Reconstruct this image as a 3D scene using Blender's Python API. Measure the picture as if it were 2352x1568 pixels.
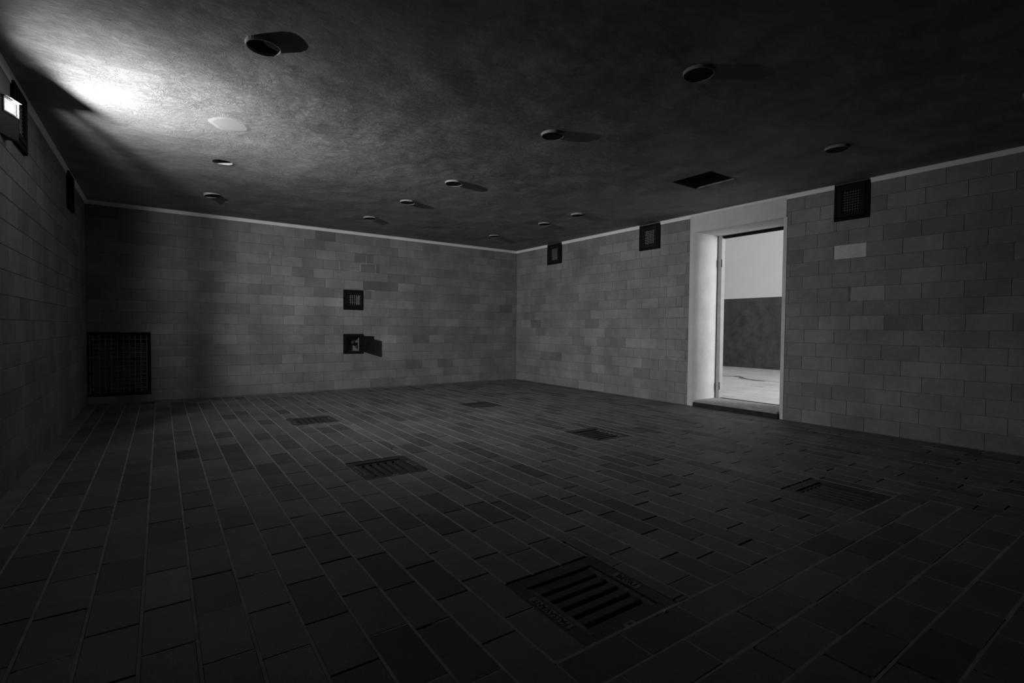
import bpy, bmesh, math, random
from mathutils import Vector, Matrix, noise

for o in list(bpy.data.objects):
    bpy.data.objects.remove(o, do_unlink=True)
scene = bpy.context.scene
COL = scene.collection
rnd = random.Random(7)

# ------------------------------------------------------------------ camera
IMG_W, IMG_H = 2352.0, 1568.0
FPX = 1147.336
YAW, PITCH, ROLL = 0.613005, -0.025685, 0.010307
CAM = Vector((-5.01901, -7.02176, 0.86947))
_fwd = Vector((math.sin(YAW) * math.cos(PITCH), math.cos(YAW) * math.cos(PITCH), math.sin(PITCH)))
_r0 = Vector((math.cos(YAW), -math.sin(YAW), 0))
_u0 = _r0.cross(_fwd)
_right = math.cos(ROLL) * _r0 + math.sin(ROLL) * _u0
_up = -math.sin(ROLL) * _r0 + math.cos(ROLL) * _u0
cam_d = bpy.data.cameras.new('camera')
cam_d.sensor_width = 36.0
cam_d.lens = FPX / IMG_W * 36.0
cam_d.clip_start = 0.02
cam = bpy.data.objects.new('camera', cam_d)
COL.objects.link(cam)
cam.matrix_world = Matrix(((_right.x, _up.x, -_fwd.x, CAM.x), (_right.y, _up.y, -_fwd.y, CAM.y),
                           (_right.z, _up.z, -_fwd.z, CAM.z), (0, 0, 0, 1)))
scene.camera = cam


def project(P):
    d = Vector(P) - CAM
    z = d.dot(_fwd)
    if z < 0.05:
        return None
    return (IMG_W / 2 + FPX * d.dot(_right) / z, IMG_H / 2 - FPX * d.dot(_up) / z)


# ------------------------------------------------------------------ world, view
world = bpy.data.worlds.new('world')
scene.world = world
world.use_nodes = True
world.node_tree.nodes['Background'].inputs[0].default_value = (1, 1, 1, 1)
world.node_tree.nodes['Background'].inputs[1].default_value = 0.0
scene.view_settings.view_transform = 'Standard'
scene.view_settings.look = 'None'
scene.view_settings.exposure = 0.0
scene.view_settings.gamma = 1.0
scene.view_settings.use_curve_mapping = False

# ------------------------------------------------------------------ dimensions (metres)
W = 5.6714          # lamp wall at x=-W, door wall at x=0
H = 2.2             # ceiling
HB = 2.16           # top of the block courses
YN = -7.9           # wall behind the camera
COURSE = HB / 17.0
LAMP_S = Vector((-5.6373, -3.4158, 2.000))   # just before the upper half of the lamp's glass, under a plate added to cut the beam

# lamp beam: a wall flood, wide sideways, narrow up and down; an added plate above the glass cuts it at the ceiling
LAMP_POWER = 490.0
LAMP_ELEV, LAMP_ELEV_UP, LAMP_ELEV_DOWN = -14.0, 31.0, 27.0
LAMP_AZ, LAMP_AZ_NEAR, LAMP_AZ_FAR = 14.0, 33.0, 56.0
ADDED_WINDOW_POWER = 390.0

# ------------------------------------------------------------------ helpers: objects
def tag(o, label=None, cat=None, group=None, kind=None):
    if label: o['label'] = label
    if cat: o['category'] = cat
    if group: o['group'] = group
    if kind: o['kind'] = kind
    return o


def link(name, me, mat=None, parent=None):
    o = bpy.data.objects.new(name, me)
    COL.objects.link(o)
    if mat is not None and me is not None and len(me.materials) == 0:
        me.materials.append(mat)
    if parent is not None:
        o.parent = parent
        if parent.location.length > 0:
            o.matrix_parent_inverse = Matrix.Translation(-parent.location)
    return o


def thing(name, loc, label, cat, group=None):
    o = bpy.data.objects.new(name, None)
    COL.objects.link(o)
    o.location = loc
    o.empty_display_size = 0.05
    tag(o, label, cat, group)
    return o


class MB:
    """collects faces for one mesh"""
    def __init__(s):
        s.v = []; s.f = []; s.t = []

    def quad(s, a, b, c, d):
        n = len(s.v); s.v += [tuple(a), tuple(b), tuple(c), tuple(d)]; s.f.append((n, n + 1, n + 2, n + 3))

    def box(s, x0, x1, y0, y1, z0, z1):
        n = len(s.v)
        s.v += [(x0, y0, z0), (x1, y0, z0), (x1, y1, z0), (x0, y1, z0), (x0, y0, z1), (x1, y0, z1), (x1, y1, z1), (x0, y1, z1)]
        s.f += [tuple(n + i for i in q) for q in ((3, 2, 1, 0), (4, 5, 6, 7), (0, 1, 5, 4), (1, 2, 6, 5), (2, 3, 7, 6), (3, 0, 4, 7))]

    def verts_faces(s, v, f):
        n = len(s.v); s.v += [tuple(p) for p in v]; s.f += [tuple(n + i for i in q) for q in f]

    def tube(s, c0, c1, r0, r1=None, seg=8, caps=True):
        r1 = r0 if r1 is None else r1
        c0, c1 = Vector(c0), Vector(c1)
        d = (c1 - c0).normalized()
        a = d.orthogonal().normalized(); b = d.cross(a)
        n = len(s.v)
        for c, r in ((c0, r0), (c1, r1)):
            for i in range(seg):
                t = 2 * math.pi * i / seg
                s.v.append(tuple(c + a * (r * math.cos(t)) + b * (r * math.sin(t))))
        for i in range(seg):
            j = (i + 1) % seg
            s.f.append((n + i, n + j, n + seg + j, n + seg + i))
        if caps:
            s.f.append(tuple(n + i for i in reversed(range(seg)))); s.f.append(tuple(n + seg + i for i in range(seg)))

    def mesh(s, name, mat=None, smooth=False):
        me = bpy.data.meshes.new(name)
        me.from_pydata(s.v, [], s.f)
        me.update()
        if s.t:
            at = me.attributes.new('tone', 'FLOAT', 'POINT')
            at.data.foreach_set('value', s.t)
        if mat: me.materials.append(mat)
        if smooth:
            me.polygons.foreach_set('use_smooth', [True] * len(me.polygons))
        return me

    def build(s, name, mat, parent=None, smooth=False, bevel=0.0):
        me = s.mesh(name, mat, smooth)
        o = link(name, me, mat, parent)
        if bevel > 0:
            m = o.modifiers.new('bevel', 'BEVEL'); m.width = bevel; m.segments = 2; m.limit_method = 'ANGLE'
        return o


# ------------------------------------------------------------------ helpers: materials
def mat_new(name, base, rough=0.9, spec=0.25):
    m = bpy.data.materials.new(name)
    m.use_nodes = True
    b = m.node_tree.nodes['Principled BSDF']
    b.inputs['Base Color'].default_value = (base, base, base, 1)
    b.inputs['Roughness'].default_value = rough
    b.inputs['Specular IOR Level'].default_value = spec
    return m, m.node_tree.nodes, m.node_tree.links, b


def nmath(N, L, op, a, b=None, c=None, clamp=False):
    n = N.new('ShaderNodeMath'); n.operation = op; n.use_clamp = clamp
    for i, v in enumerate((a, b, c)):
        if v is None: continue
        if isinstance(v, (int, float)): n.inputs[i].default_value = v
        else: L.new(v, n.inputs[i])
    return n.outputs[0]


def nnoise(N, L, scale, detail=4, rough=0.55, vec=None, mapscale=None, rot=None, dist=0.0):
    g = N.new('ShaderNodeNewGeometry') if vec is None else None
    v = g.outputs['Position'] if vec is None else vec
    if mapscale is not None or rot is not None:
        mp = N.new('ShaderNodeMapping')
        if mapscale is not None: mp.inputs['Scale'].default_value = mapscale
        if rot is not None: mp.inputs['Rotation'].default_value = rot
        L.new(v, mp.inputs['Vector']); v = mp.outputs[0]
    n = N.new('ShaderNodeTexNoise')
    n.inputs['Scale'].default_value = scale; n.inputs['Detail'].default_value = detail
    n.inputs['Roughness'].default_value = rough; n.inputs['Distortion'].default_value = dist
    L.new(v, n.inputs['Vector'])
    return n.outputs['Fac']


def remap(N, L, v, a, b, c, d):
    n = N.new('ShaderNodeMapRange')
    for i, x in zip((1, 2, 3, 4), (a, b, c, d)): n.inputs[i].default_value = x
    L.new(v, n.inputs[0])
    return n.outputs[0]


def to_color(N, L, val, b):
    c = N.new('ShaderNodeCombineColor')
    for i in range(3): L.new(val, c.inputs[i])
    L.new(c.outputs[0], b.inputs['Base Color'])


def bump(N, L, h, b, strength, dist, prev=None):
    n = N.new('ShaderNodeBump')
    n.inputs['Strength'].default_value = strength; n.inputs['Distance'].default_value = dist
    L.new(h, n.inputs['Height'])
    if prev is not None: L.new(prev, n.inputs['Normal'])
    L.new(n.outputs[0], b.inputs['Normal'])
    return n.outputs[0]


def simple(name, base, rough=0.9, var=0.25, scale=6.0, bs=0.3, bscale=60.0, bdist=0.003, spec=0.25):
    m, N, L, b = mat_new(name, base, rough, spec)
    n1 = remap(N, L, nnoise(N, L, scale, 6, 0.6), 0.25, 0.75, base * (1 - var), base * (1 + var))
    to_color(N, L, n1, b)
    if bs > 0: bump(N, L, nnoise(N, L, bscale, 4, 0.6), b, bs, bdist)
    return m


def toned(name, base, rough, stain, stain_scale, speck=0.0, bs=0.25, bscale=150.0, spec=0.25, mapscale=None):
    m, N, L, b = mat_new(name, base, rough, spec)
    at = N.new('ShaderNodeAttribute'); at.attribute_name = 'tone'
    n1 = remap(N, L, nnoise(N, L, stain_scale, 6, 0.62, mapscale=mapscale), 0.25, 0.75, 1 - stain, 1 + stain)
    n2 = remap(N, L, nnoise(N, L, 28.0, 5, 0.7), 0.2, 0.8, 0.88, 1.12)
    v = nmath(N, L, 'MULTIPLY', nmath(N, L, 'MULTIPLY', n1, n2), nmath(N, L, 'MULTIPLY', at.outputs['Fac'], base))
    v = nmath(N, L, 'MULTIPLY', v, remap(N, L, nnoise(N, L, 260.0, 3, 0.7), 0.3, 0.7, 0.74, 1.26))
    if speck > 0:
        s = remap(N, L, nnoise(N, L, 190.0, 2, 0.5), 0.70, 0.78, 0.0, speck)
        v = nmath(N, L, 'ADD', v, s)
    to_color(N, L, v, b)
    bump(N, L, nnoise(N, L, bscale, 4, 0.65), b, bs, 0.002)
    return m


M = {}
M['block'] = toned('glazed_block', 0.215, 0.75, 0.30, 2.4, 0.0, 0.35, 90.0, 0.25)
M['block_mortar'] = simple('block_mortar', 0.15, 0.95, 0.35, 9.0)
M['repoint'] = simple('pale_mortar', 0.42, 0.95, 0.4, 40.0)
M['tile'] = toned('floor_tile', 0.122, 0.62, 0.26, 2.3, 0.20, 0.35, 140.0, 0.35)
M['floor_mortar'] = simple('floor_mortar', 0.26, 0.95, 0.3, 14.0, 0.5, 130.0)
M['border'] = simple('border_screed', 0.16, 0.9, 0.3, 5.0)
M['cove'] = simple('cove_plaster', 0.78, 0.95, 0.08, 4.0, 0.25, 70.0)
M['surround'] = simple('door_surround_plaster', 0.60, 0.95, 0.12, 5.0, 0.3, 60.0)
M['iron'] = simple('cast_iron', 0.035, 0.55, 0.4, 25.0, 0.6, 160.0, 0.003, 0.4)
M['iron_plate'] = simple('worn_iron_plate', 0.17, 0.6, 0.3, 40.0, 0.3, 200.0)
M['letter'] = simple('dark_letter', 0.018, 0.7, 0.2, 30.0, 0.0)
M['dust'] = simple('grate_dust', 0.12, 0.95, 0.5, 30.0, 0.6, 120.0)
M['vent_frame'] = simple('dark_painted_frame', 0.010, 0.85, 0.35, 14.0, 0.4, 90.0, spec=0.06)
M['vent_frame2'] = simple('dark_inner_frame', 0.016, 0.85, 0.3, 14.0, 0.4, 90.0, spec=0.06)
M['wire'] = simple('wire', 0.30, 0.5, 0.3, 40.0, 0.0, spec=0.5)
M['grille_bar'] = simple('grille_bar', 0.12, 0.5, 0.3, 40.0, 0.0, spec=0.5)
M['shaft'] = simple('shaft_render', 0.20, 0.95, 0.4, 10.0)
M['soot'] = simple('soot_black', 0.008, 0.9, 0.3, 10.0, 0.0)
M['ring'] = simple('ring_plaster', 0.27, 0.9, 0.25, 20.0, 0.4, 90.0)
M['lamp_body'] = simple('lamp_black', 0.012, 0.5, 0.2, 30.0, 0.0)
M['lamp_rim'] = simple('lamp_rim', 0.25, 0.4, 0.2, 30.0, 0.0, spec=0.5)
M['white_wall'] = simple('white_wall', 0.70, 0.9, 0.03, 2.0, 0.1, 50.0)
M['dado'] = simple('dark_dado', 0.062, 0.7, 0.45, 6.0, 0.3, 40.0)
M['frame_metal'] = simple('door_frame_metal', 0.36, 0.6, 0.12, 8.0, 0.1)
M['sill'] = simple('worn_sill', 0.34, 0.8, 0.25, 12.0)
M['sill_face'] = simple('dark_step_face', 0.03, 0.9, 0.5, 9.0)
M['chip'] = simple('stone_chip', 0.55, 0.9, 0.2, 60.0)
M['worn'] = simple('worn_concrete', 0.16, 0.9, 0.7, 9.0, 0.6, 40.0, 0.006)
M['patch'] = simple('smooth_patch', 0.38, 0.9, 0.08, 9.0, 0.12, 40.0)


def ceiling_material():
    m, N, L, b = mat_new('ceiling_plaster', 0.5, 0.95, 0.15)
    v = remap(N, L, nnoise(N, L, 1.6, 5, 0.6), 0.25, 0.75, 0.29, 0.40)
    to_color(N, L, v, b)
    area = remap(N, L, nnoise(N, L, 1.1, 3, 0.5), 0.36, 0.60, 0.45, 1.0)
    area = nmath(N, L, 'MULTIPLY', area, remap(N, L, nnoise(N, L, 4.5, 3, 0.5), 0.35, 0.60, 0.35, 1.0))
    h1 = nmath(N, L, 'MULTIPLY', nnoise(N, L, 13.0, 9, 0.74, mapscale=(1.0, 1.7, 1.0), rot=(0, 0, 0.45), dist=1.3), area)
    p = bump(N, L, h1, b, 1.0, 0.030)
    bump(N, L, nnoise(N, L, 130.0, 4, 0.65), b, 0.6, 0.0035, p)
    return m


M['ceiling'] = ceiling_material()


def concrete_material():
    m, N, L, b = mat_new('bright_concrete', 0.5, 0.85, 0.3)
    v = remap(N, L, nnoise(N, L, 3.0, 8, 0.7), 0.25, 0.75, 0.42, 0.66)
    st = remap(N, L, nnoise(N, L, 1.0, 5, 0.6, mapscale=(2.6, 0.7, 1.0), dist=1.0), 0.60, 0.72, 1.0, 0.45)
    to_color(N, L, nmath(N, L, 'MULTIPLY', v, st), b)
    bump(N, L, nnoise(N, L, 60.0, 5, 0.6), b, 0.4, 0.003)
    return m


M['concrete'] = concrete_material()


def emission(name, strength):
    m = bpy.data.materials.new(name); m.use_nodes = True
    N = m.node_tree.nodes; N.clear()
    e = N.new('ShaderNodeEmission'); e.inputs[1].default_value = strength
    o = N.new('ShaderNodeOutputMaterial'); m.node_tree.links.new(e.outputs[0], o.inputs[0])
    return m


def thin_glass(name):
    m = bpy.data.materials.new(name); m.use_nodes = True
    N = m.node_tree.nodes; L = m.node_tree.links; N.clear()
    t = N.new('ShaderNodeBsdfTransparent'); g = N.new('ShaderNodeBsdfGlossy'); g.inputs['Roughness'].default_value = 0.05
    mix = N.new('ShaderNodeMixShader'); mix.inputs[0].default_value = 0.06
    o = N.new('ShaderNodeOutputMaterial')
    L.new(t.outputs[0], mix.inputs[1]); L.new(g.outputs[0], mix.inputs[2]); L.new(mix.outputs[0], o.inputs[0])
    return m


# ------------------------------------------------------------------ rectangles cut by openings
def subtract(rects, holes):
    out = list(rects)
    for (a0, a1, b0, b1) in holes:
        nxt = []
        for (p0, p1, q0, q1) in out:
            if a1 <= p0 or a0 >= p1 or b1 <= q0 or b0 >= q1:
                nxt.append((p0, p1, q0, q1)); continue
            x0, x1 = max(a0, p0), min(a1, p1)
            if p0 < a0: nxt.append((p0, a0, q0, q1))
            if a1 < p1: nxt.append((a1, p1, q0, q1))
            if q0 < b0: nxt.append((x0, x1, q0, b0))
            if b1 < q1: nxt.append((x0, x1, b1, q1))
        out = nxt
    return out


# openings: wall_back in (x,z), wall_right and wall_left in (y,z)
VENT_B = (-2.905, -2.713, 1.150, 1.347)
HATCH_B = (-2.915, -2.695, 0.525, 0.743)
GRILLE_B = (-5.640, -5.113, 0.086, 0.784)
R_VENTS = [(-1.187, -0.852, 1.880, 2.19), (-3.026, -2.706, 1.876, 2.186), (-5.240, -4.963, 1.868, 2.190)]
L_VENTS = [(-3.240, -2.920, 1.860, 2.180), (-1.300, -0.985, 1.872, 2.186)]
R_HOLES = [(-1.100, -0.945, 1.94, 2.12), (-2.945, -2.785, 1.94, 2.12), (-5.172, -5.026, 1.933, 2.134)]
L_HOLES = [(-3.160, -3.000, 1.93, 2.12), (-1.220, -1.065, 1.94, 2.12)]
DOOR_Y0, DOOR_Y1, DOOR_Z0, DOOR_Z1 = -4.490, -3.545, 0.070, 1.990    # clear opening in the door wall
SUR_Y0, SUR_Y1 = -4.538, -3.452                                       # plaster around it


def slab(name, axis, pos0, pos1, rects, mat):
    mb = MB()
    for (a0, a1, b0, b1) in rects:
        if axis == 'y': mb.box(a0, a1, pos0, pos1, b0, b1)
        elif axis == 'x': mb.box(pos0, pos1, a0, a1, b0, b1)
        else: mb.box(a0, a1, b0, b1, pos0, pos1)
    o = mb.build(name, mat)
    tag(o, kind='structure')
    return o


WT = 0.42
wall_back = slab('wall_back', 'y', 0.004, WT, subtract([(-W - WT, 0.0, -0.1, H + 0.1)], [VENT_B, HATCH_B, GRILLE_B]), M['block_mortar'])
wall_right = slab('wall_right', 'x', 0.004, WT, subtract([(YN - 0.3, WT, -0.1, H + 0.1)], R_HOLES + [(SUR_Y0, SUR_Y1, -0.1, H + 0.1)]), M['block_mortar'])
wall_left = slab('wall_left', 'x', -W - WT, -W - 0.004, subtract([(YN - 0.3, 0.0, -0.1, H + 0.1)], L_HOLES), M['block_mortar'])
wall_front = slab('wall_front', 'y', YN - 0.3, YN, [(-W, 0.0, -0.1, H + 0.1)], M['block_mortar'])

# drains on the floor (x0,x1,y0,y1)
DRAINS = []
for cx0, cx1 in ((-4.063, -3.672), (-2.220, -1.836)):
    for cy0, cy1 in ((-6.045, -5.642), (-4.236, -3.830), (-2.352, -1.975)):
        DRAINS.append((cx0, cx1, cy0, cy1))
floor = slab('floor', 'z', -0.30, -0.012, subtract([(-W - 0.05, 0.05, YN, 0.05)], [(a + .03, b - .03, c + .03, d - .03) for a, b, c, d in DRAINS]), M['floor_mortar'])


# ------------------------------------------------------------------ pieces: blocks and tiles
_cache = {}


def piece_geo(orient, w, h, depth, ch, jit=None):
    """a chamfered slab, face centre at the origin; returns verts, faces. local (u,v,n) -> world by orient"""
    def mp(u, v, n):
        if orient == 'back': return (u, -n, v)
        if orient == 'right': return (-n, u, v)
        if orient == 'left': return (n, u, v)
        return (u, v, n)
    a, b = w / 2, h / 2
    V = []
    for (da, n) in ((ch, 0.0), (0.0, -ch), (0.0, -depth)):
        for su, sv in ((-1, -1), (1, -1), (1, 1), (-1, 1)):
            ju = jv = 0.0
            if jit:
                ju = jit.uniform(-1, 1) * ch * 0.5; jv = jit.uniform(-1, 1) * ch * 0.5
            V.append(mp(su * (a - da) + ju * (n == 0), sv * (b - da) + jv * (n == 0), n))
    F = [(0, 1, 2, 3)]
    for k in (0, 4):
        for i in range(4):
            j = (i + 1) % 4
            F.append((k + i, k + 4 + i, k + 4 + j, k + j))
    flip = orient in ('back',)
    # orientation by test: outward normal of face 0
    p0, p1, p2 = (Vector(V[i]) for i in (0, 1, 2))
    nn = (p1 - p0).cross(p2 - p0)
    want = {'back': Vector((0, -1, 0)), 'right': Vector((-1, 0, 0)), 'left': Vector((1, 0, 0)), 'floor': Vector((0, 0, 1))}[orient]
    if nn.dot(want) < 0: F = [tuple(reversed(q)) for q in F]
    return V, F


def shared_piece(name, orient, w, h, depth, ch, tone, mat):
    key = (name, orient, round(w, 3), round(h, 3), round(tone, 2))
    if key not in _cache:
        mb = MB()
        V, F = piece_geo(orient, round(w, 3), round(h, 3), depth, ch)
        mb.verts_faces(V, F); mb.t = [round(tone, 2)] * len(V)
        _cache[key] = mb.mesh(name, mat)
    return _cache[key]


def px_area(corners):
    ps = [project(c) for c in corners]
    if any(p is None for p in ps): return 0.0
    cx = sum(p[0] for p in ps) / 4; cy = sum(p[1] for p in ps) / 4
    if not (-30 < cx < IMG_W + 30 and -30 < cy < IMG_H + 30): return 0.0
    return abs(sum(ps[i][0] * ps[(i + 1) % 4][1] - ps[(i + 1) % 4][0] * ps[i][1] for i in range(4))) / 2


def lay_pieces(name, parent, orient, plane, rects, depth, gap_u, gap_v, ch, mat, jitter, limit=300, tilt=0.0):
    """rects: (u0,u1,v0,v1,tone) in the wall's plane"""
    items = []
    for (u0, u1, v0, v1, tone) in rects:
        w, h = u1 - u0 - gap_u, v1 - v0 - gap_v
        if w < 0.008 or h < 0.008: continue
        cu, cv = (u0 + u1) / 2, (v0 + v1) / 2
        off = rnd.uniform(-jitter, 0)
        if orient == 'back': c = (cu, plane - off, cv); cs = [(u, plane, v) for u, v in ((u0, v0), (u1, v0), (u1, v1), (u0, v1))]
        elif orient == 'right': c = (plane - off, cu, cv); cs = [(plane, u, v) for u, v in ((u0, v0), (u1, v0), (u1, v1), (u0, v1))]
        elif orient == 'left': c = (plane + off, cu, cv); cs = [(plane, u, v) for u, v in ((u0, v0), (u1, v0), (u1, v1), (u0, v1))]
        else: c = (cu, cv, plane + off); cs = [(u, v, plane) for u, v in ((u0, v0), (u1, v0), (u1, v1), (u0, v1))]
        rot = [rnd.uniform(-tilt, tilt) for _ in range(3)]
        items.append((px_area(cs), c, w, h, tone, rot))
    items.sort(key=lambda t: -t[0])
    rest = MB()
    for i, (a, c, w, h, tone, rot) in enumerate(items):
        if i < limit and a > 25.0:
            o = link(name, shared_piece(name, orient, w, h, depth, ch, tone, mat), mat)
            o.parent = parent
            o.location = c; o.rotation_euler = rot
        else:
            V, F = piece_geo(orient, w, h, depth, ch)
            mr = Matrix.LocRotScale(Vector(c), __import__('mathutils').Euler(rot), None)
            rest.verts_faces([mr @ Vector(v) for v in V], F); rest.t += [tone] * len(V)
    if rest.f:
        o = rest.build(name + 's_beyond', mat, parent)
        tag(o, kind='stuff')


TONES = [0.84, 0.89, 0.93, 0.96, 0.98, 1.0, 1.0, 1.02, 1.05, 1.09, 1.15]


def courses(u_lo, u_hi, first, step, holes, special=None):
    out = []
    for k in range(17):
        z0, z1 = k * COURSE, (k + 1) * COURSE
        off = first + (step / 2 if k % 2 else 0.0) + rnd.uniform(-0.018, 0.018)
        n0 = math.floor((u_lo - off) / step)
        u = off + n0 * step
        while u < u_hi:
            a, b = max(u, u_lo), min(u + step, u_hi)
            tone = rnd.choice(TONES)
            if rnd.random() < 0.05: tone *= 0.8
            if special: tone = special(k, (a + b) / 2, tone)
            for r in subtract([(a, b, z0, z1)], holes):
                if r[1] - r[0] > 0.012 and r[3] - r[2] > 0.012: out.append(r + (tone,))
            u += step
    return out


BH = 0.257 + 0.0035
def sp_back(k, u, t):
    if k == 10 and -3.20 < u < -2.95: return 1.55
    if k == 9 and -3.30 < u < -2.95: return 1.5
    if k == 9 and -3.60 < u < -3.30: return 1.25
    if k == 11 and -2.62 < u < -2.36: return 0.62
    return t
def sp_right(k, u, t):
    if k == 12 and -5.225 < u < -4.97: return 2.6
    if k == 7 and -5.37 < u < -5.11: return 1.35
    if k == 9 and -5.37 < u < -5.11: return 1.4
    return t
VB_OUT = (-2.943, -2.674, 1.111, 1.386)
HB_OUT = (-2.943, -2.667, 0.498, 0.771)
lay_pieces('block', wall_back, 'back', 0.0, courses(-W, 0.0, -5.02 + BH / 2, BH, [VB_OUT, HB_OUT, (-5.671, -5.113, 0.084, 0.784)], sp_back),
           0.03, 0.0028, 0.0028, 0.0012, M['block'], 0.0012)
rnd.seed(21)
rc = []
for r in courses(YN, 0.0, -4.968, BH, [(SUR_Y0, SUR_Y1, -1, 3)] + R_VENTS, None):
    rc.append(r)
# the one pale block and two lighter ones in the door wall
def retone(rects, y0, y1, k, tone):
    out = []
    for (a, b, c, d, t) in rects:
        if abs(c - k * COURSE) < 0.02 and b > y0 and a < y1:
            for q in subtract([(a, b, c, d)], [(y0, y1, c - 1, d + 1)]):
                if q[1] - q[0] > 0.02: out.append(q + (t,))
        else:
            out.append((a, b, c, d, t))
    out.append((y0, y1, k * COURSE, (k + 1) * COURSE, tone))
    return out
rc = retone(rc, -5.224, -4.967, 12, 2.5)
rc = retone(rc, -5.368, -5.110, 7, 1.42)
rc = retone(rc, -5.368, -5.110, 9, 1.38)
rc = retone(rc, -5.628, -5.368, 7, 0.78)
lay_pieces('block', wall_right, 'right', 0.0, rc, 0.03, 0.0028, 0.0028, 0.0012, M['block'], 0.0012)
rnd.seed(33)
lay_pieces('block', wall_left, 'left', -W, courses(YN, 0.0, -0.1, BH, L_VENTS, None), 0.03, 0.0028, 0.0028, 0.0012, M['block'], 0.0012)

# pale repointed joints on the hatch wall, chipped dark joints by the doorway
def lines(parent, orient, segs, mat, name, w=0.005):
    for (u0, v0, u1, v1) in segs:
        a0, a1, b0, b1 = min(u0, u1) - w / 2, max(u0, u1) + w / 2, min(v0, v1) - w / 2, max(v0, v1) + w / 2
        mb = MB()
        if orient == 'back': mb.box(a0, a1, -0.0008, 0.004, b0, b1)
        else: mb.box(-0.0008, 0.004, a0, a1, b0, b1)
        mb.build(name, mat, parent)
lines(wall_back, 'back', [(-2.625, 1.76, -2.625, 1.88), (-2.49, 1.63, -2.49, 1.755), (-3.0, 1.66, -3.0, 1.77), (-3.87, 1.74, -3.87, 1.83), (-2.71, 1.66, -2.71, 1.77),
     (-2.70, 1.775, -2.49, 1.775), (-2.86, 1.655, -2.72, 1.655), (-2.62, 1.395, -2.50, 1.395), (-2.65, 1.30, -2.65, 1.39), (-2.35, 0.55, -2.35, 0.64)], M['repoint'], 'repointed_joint')
lines(wall_right, 'right', [(-3.35, 1.15, -3.18, 1.15), (-3.35, 1.15, -3.35, 1.26), (-3.35, 1.27, -3.10, 1.27), (-3.16, 1.03, -3.16, 1.15), (-3.40, 1.02, -3.05, 1.02),
     (-3.14, 0.90, -3.14, 1.02), (-3.35, 0.76, -3.12, 0.76), (-3.36, 0.66, -3.36, 0.76), (-3.14, 0.66, -3.14, 0.76), (-3.38, 0.55, -3.15, 0.55)], M['block_mortar'], 'chipped_joint', 0.006)

# floor tiles -------------------------------------------------------------
rnd.seed(5)
XS = [-5.583, -5.482, -5.337, -5.204, -5.071, -4.941, -4.811, -4.683, -4.549, -4.426, -4.305, -4.182, -4.063, -3.944, -3.815,
      -3.684, -3.608, -3.475, -3.355, -3.230, -3.108, -2.989, -2.850, -2.729, -2.605, -2.480, -2.355, -2.222, -2.095, -1.965,
      -1.836, -1.745]
x = -1.745
while x < -0.13:
    x += 0.1282; XS.append(min(x, 0.0))
XS[-1] = 0.0
NEAR = (-4.182, -1.745)       # between these the rows nearest the camera run across
TL = 0.2655
TTONES = [0.66, 0.82, 0.92, 0.96, 1.0, 1.0, 1.04, 1.08, 1.14]
tiles = []
strips = MB()
xjoints = MB()
GU, GV = 0.0085, 0.0055
dr = [(a - 0.004, b + 0.004, c - 0.004, d + 0.004) for a, b, c, d in DRAINS]
for i in range(len(XS) - 1):
    x0, x1 = XS[i], XS[i + 1]
    ymin = -6.045 if (x0 >= NEAR[0] - 0.01 and x1 <= NEAR[1] + 0.01) else YN
    ymax = -0.06
    off = -0.06 - rnd.uniform(0.0, 0.03) - (TL / 2 if i % 2 else 0)
    y = off + TL
    while y > ymin:
        ln = TL + rnd.uniform(-0.012, 0.012)
        a, b = max(y - ln, ymin), min(y, ymax)
        if b - a > 0.02:
            t = rnd.choice(TTONES)
            if rnd.random() < 0.06: t *= 0.7
            if rnd.random() < 0.03: t *= 1.3
            for r in subtract([(x0, x1, a, b)], dr):
                if min(r[1] - r[0], r[3] - r[2]) > 0.02: tiles.append(r + (t,))
            if a > ymin + 0.03 and rnd.random() < (0.55 if a < -5.0 else 0.3):
                d0, d1 = x0 + 0.004, x1 - 0.004
                f0 = rnd.uniform(0.0, 0.5) if rnd.random() < 0.5 else 0.0
                for r in subtract([(d0 + (d1 - d0) * f0, d1, a - GV / 2, a + GV / 2)], dr):
                    xjoints.box(r[0], r[1], r[2], r[3], -0.012, -0.0022)
        y -= ln
    for r in subtract([(x0 - GU / 2, x0 + GU / 2, ymin, ymax)], dr):
        strips.box(r[0], r[1], r[2], r[3], -0.012, -0.0016)
yy = -6.045
row = 0
while yy > YN:
    y0 = max(yy - 0.1245, YN)
    off = NEAR[0] - 0.02 + (0.13 if row % 2 else 0) - 0.26
    xx = off
    while xx < NEAR[1]:
        a, b = max(xx, NEAR[0]), min(xx + 0.2585, NEAR[1])
        if b - a > 0.02:
            tiles.append((a, b, y0, yy, rnd.choice(TTONES)))
            if rnd.random() < 0.6: xjoints.box(a - 0.003, a + 0.003, y0 + 0.004, yy - 0.004, -0.012, -0.0022)
        xx += 0.2585
    strips.box(NEAR[0], NEAR[1], yy - 0.006, yy + 0.006, -0.012, -0.0014)
    yy = y0 if y0 > YN else YN - 1
    row += 1
lay_pieces('tile', floor, 'floor', 0.0, tiles, 0.011, GU, GV, 0.0016, M['tile'], 0.0022, tilt=0.004)
tag(strips.build('long_joint_mortar', M['floor_mortar'], floor), kind='stuff')
tag(xjoints.build('cross_joint_mortar', M['floor_mortar'], floor), kind='stuff')
b = MB(); b.box(-W, -5.585, YN, 0.0, -0.012, 0.003); b.build('edge_screed', M['border'], floor)
b = MB(); b.box(-5.585, 0.0, -0.062, 0.0, -0.012, 0.004); b.build('edge_screed', M['border'], floor)

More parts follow.
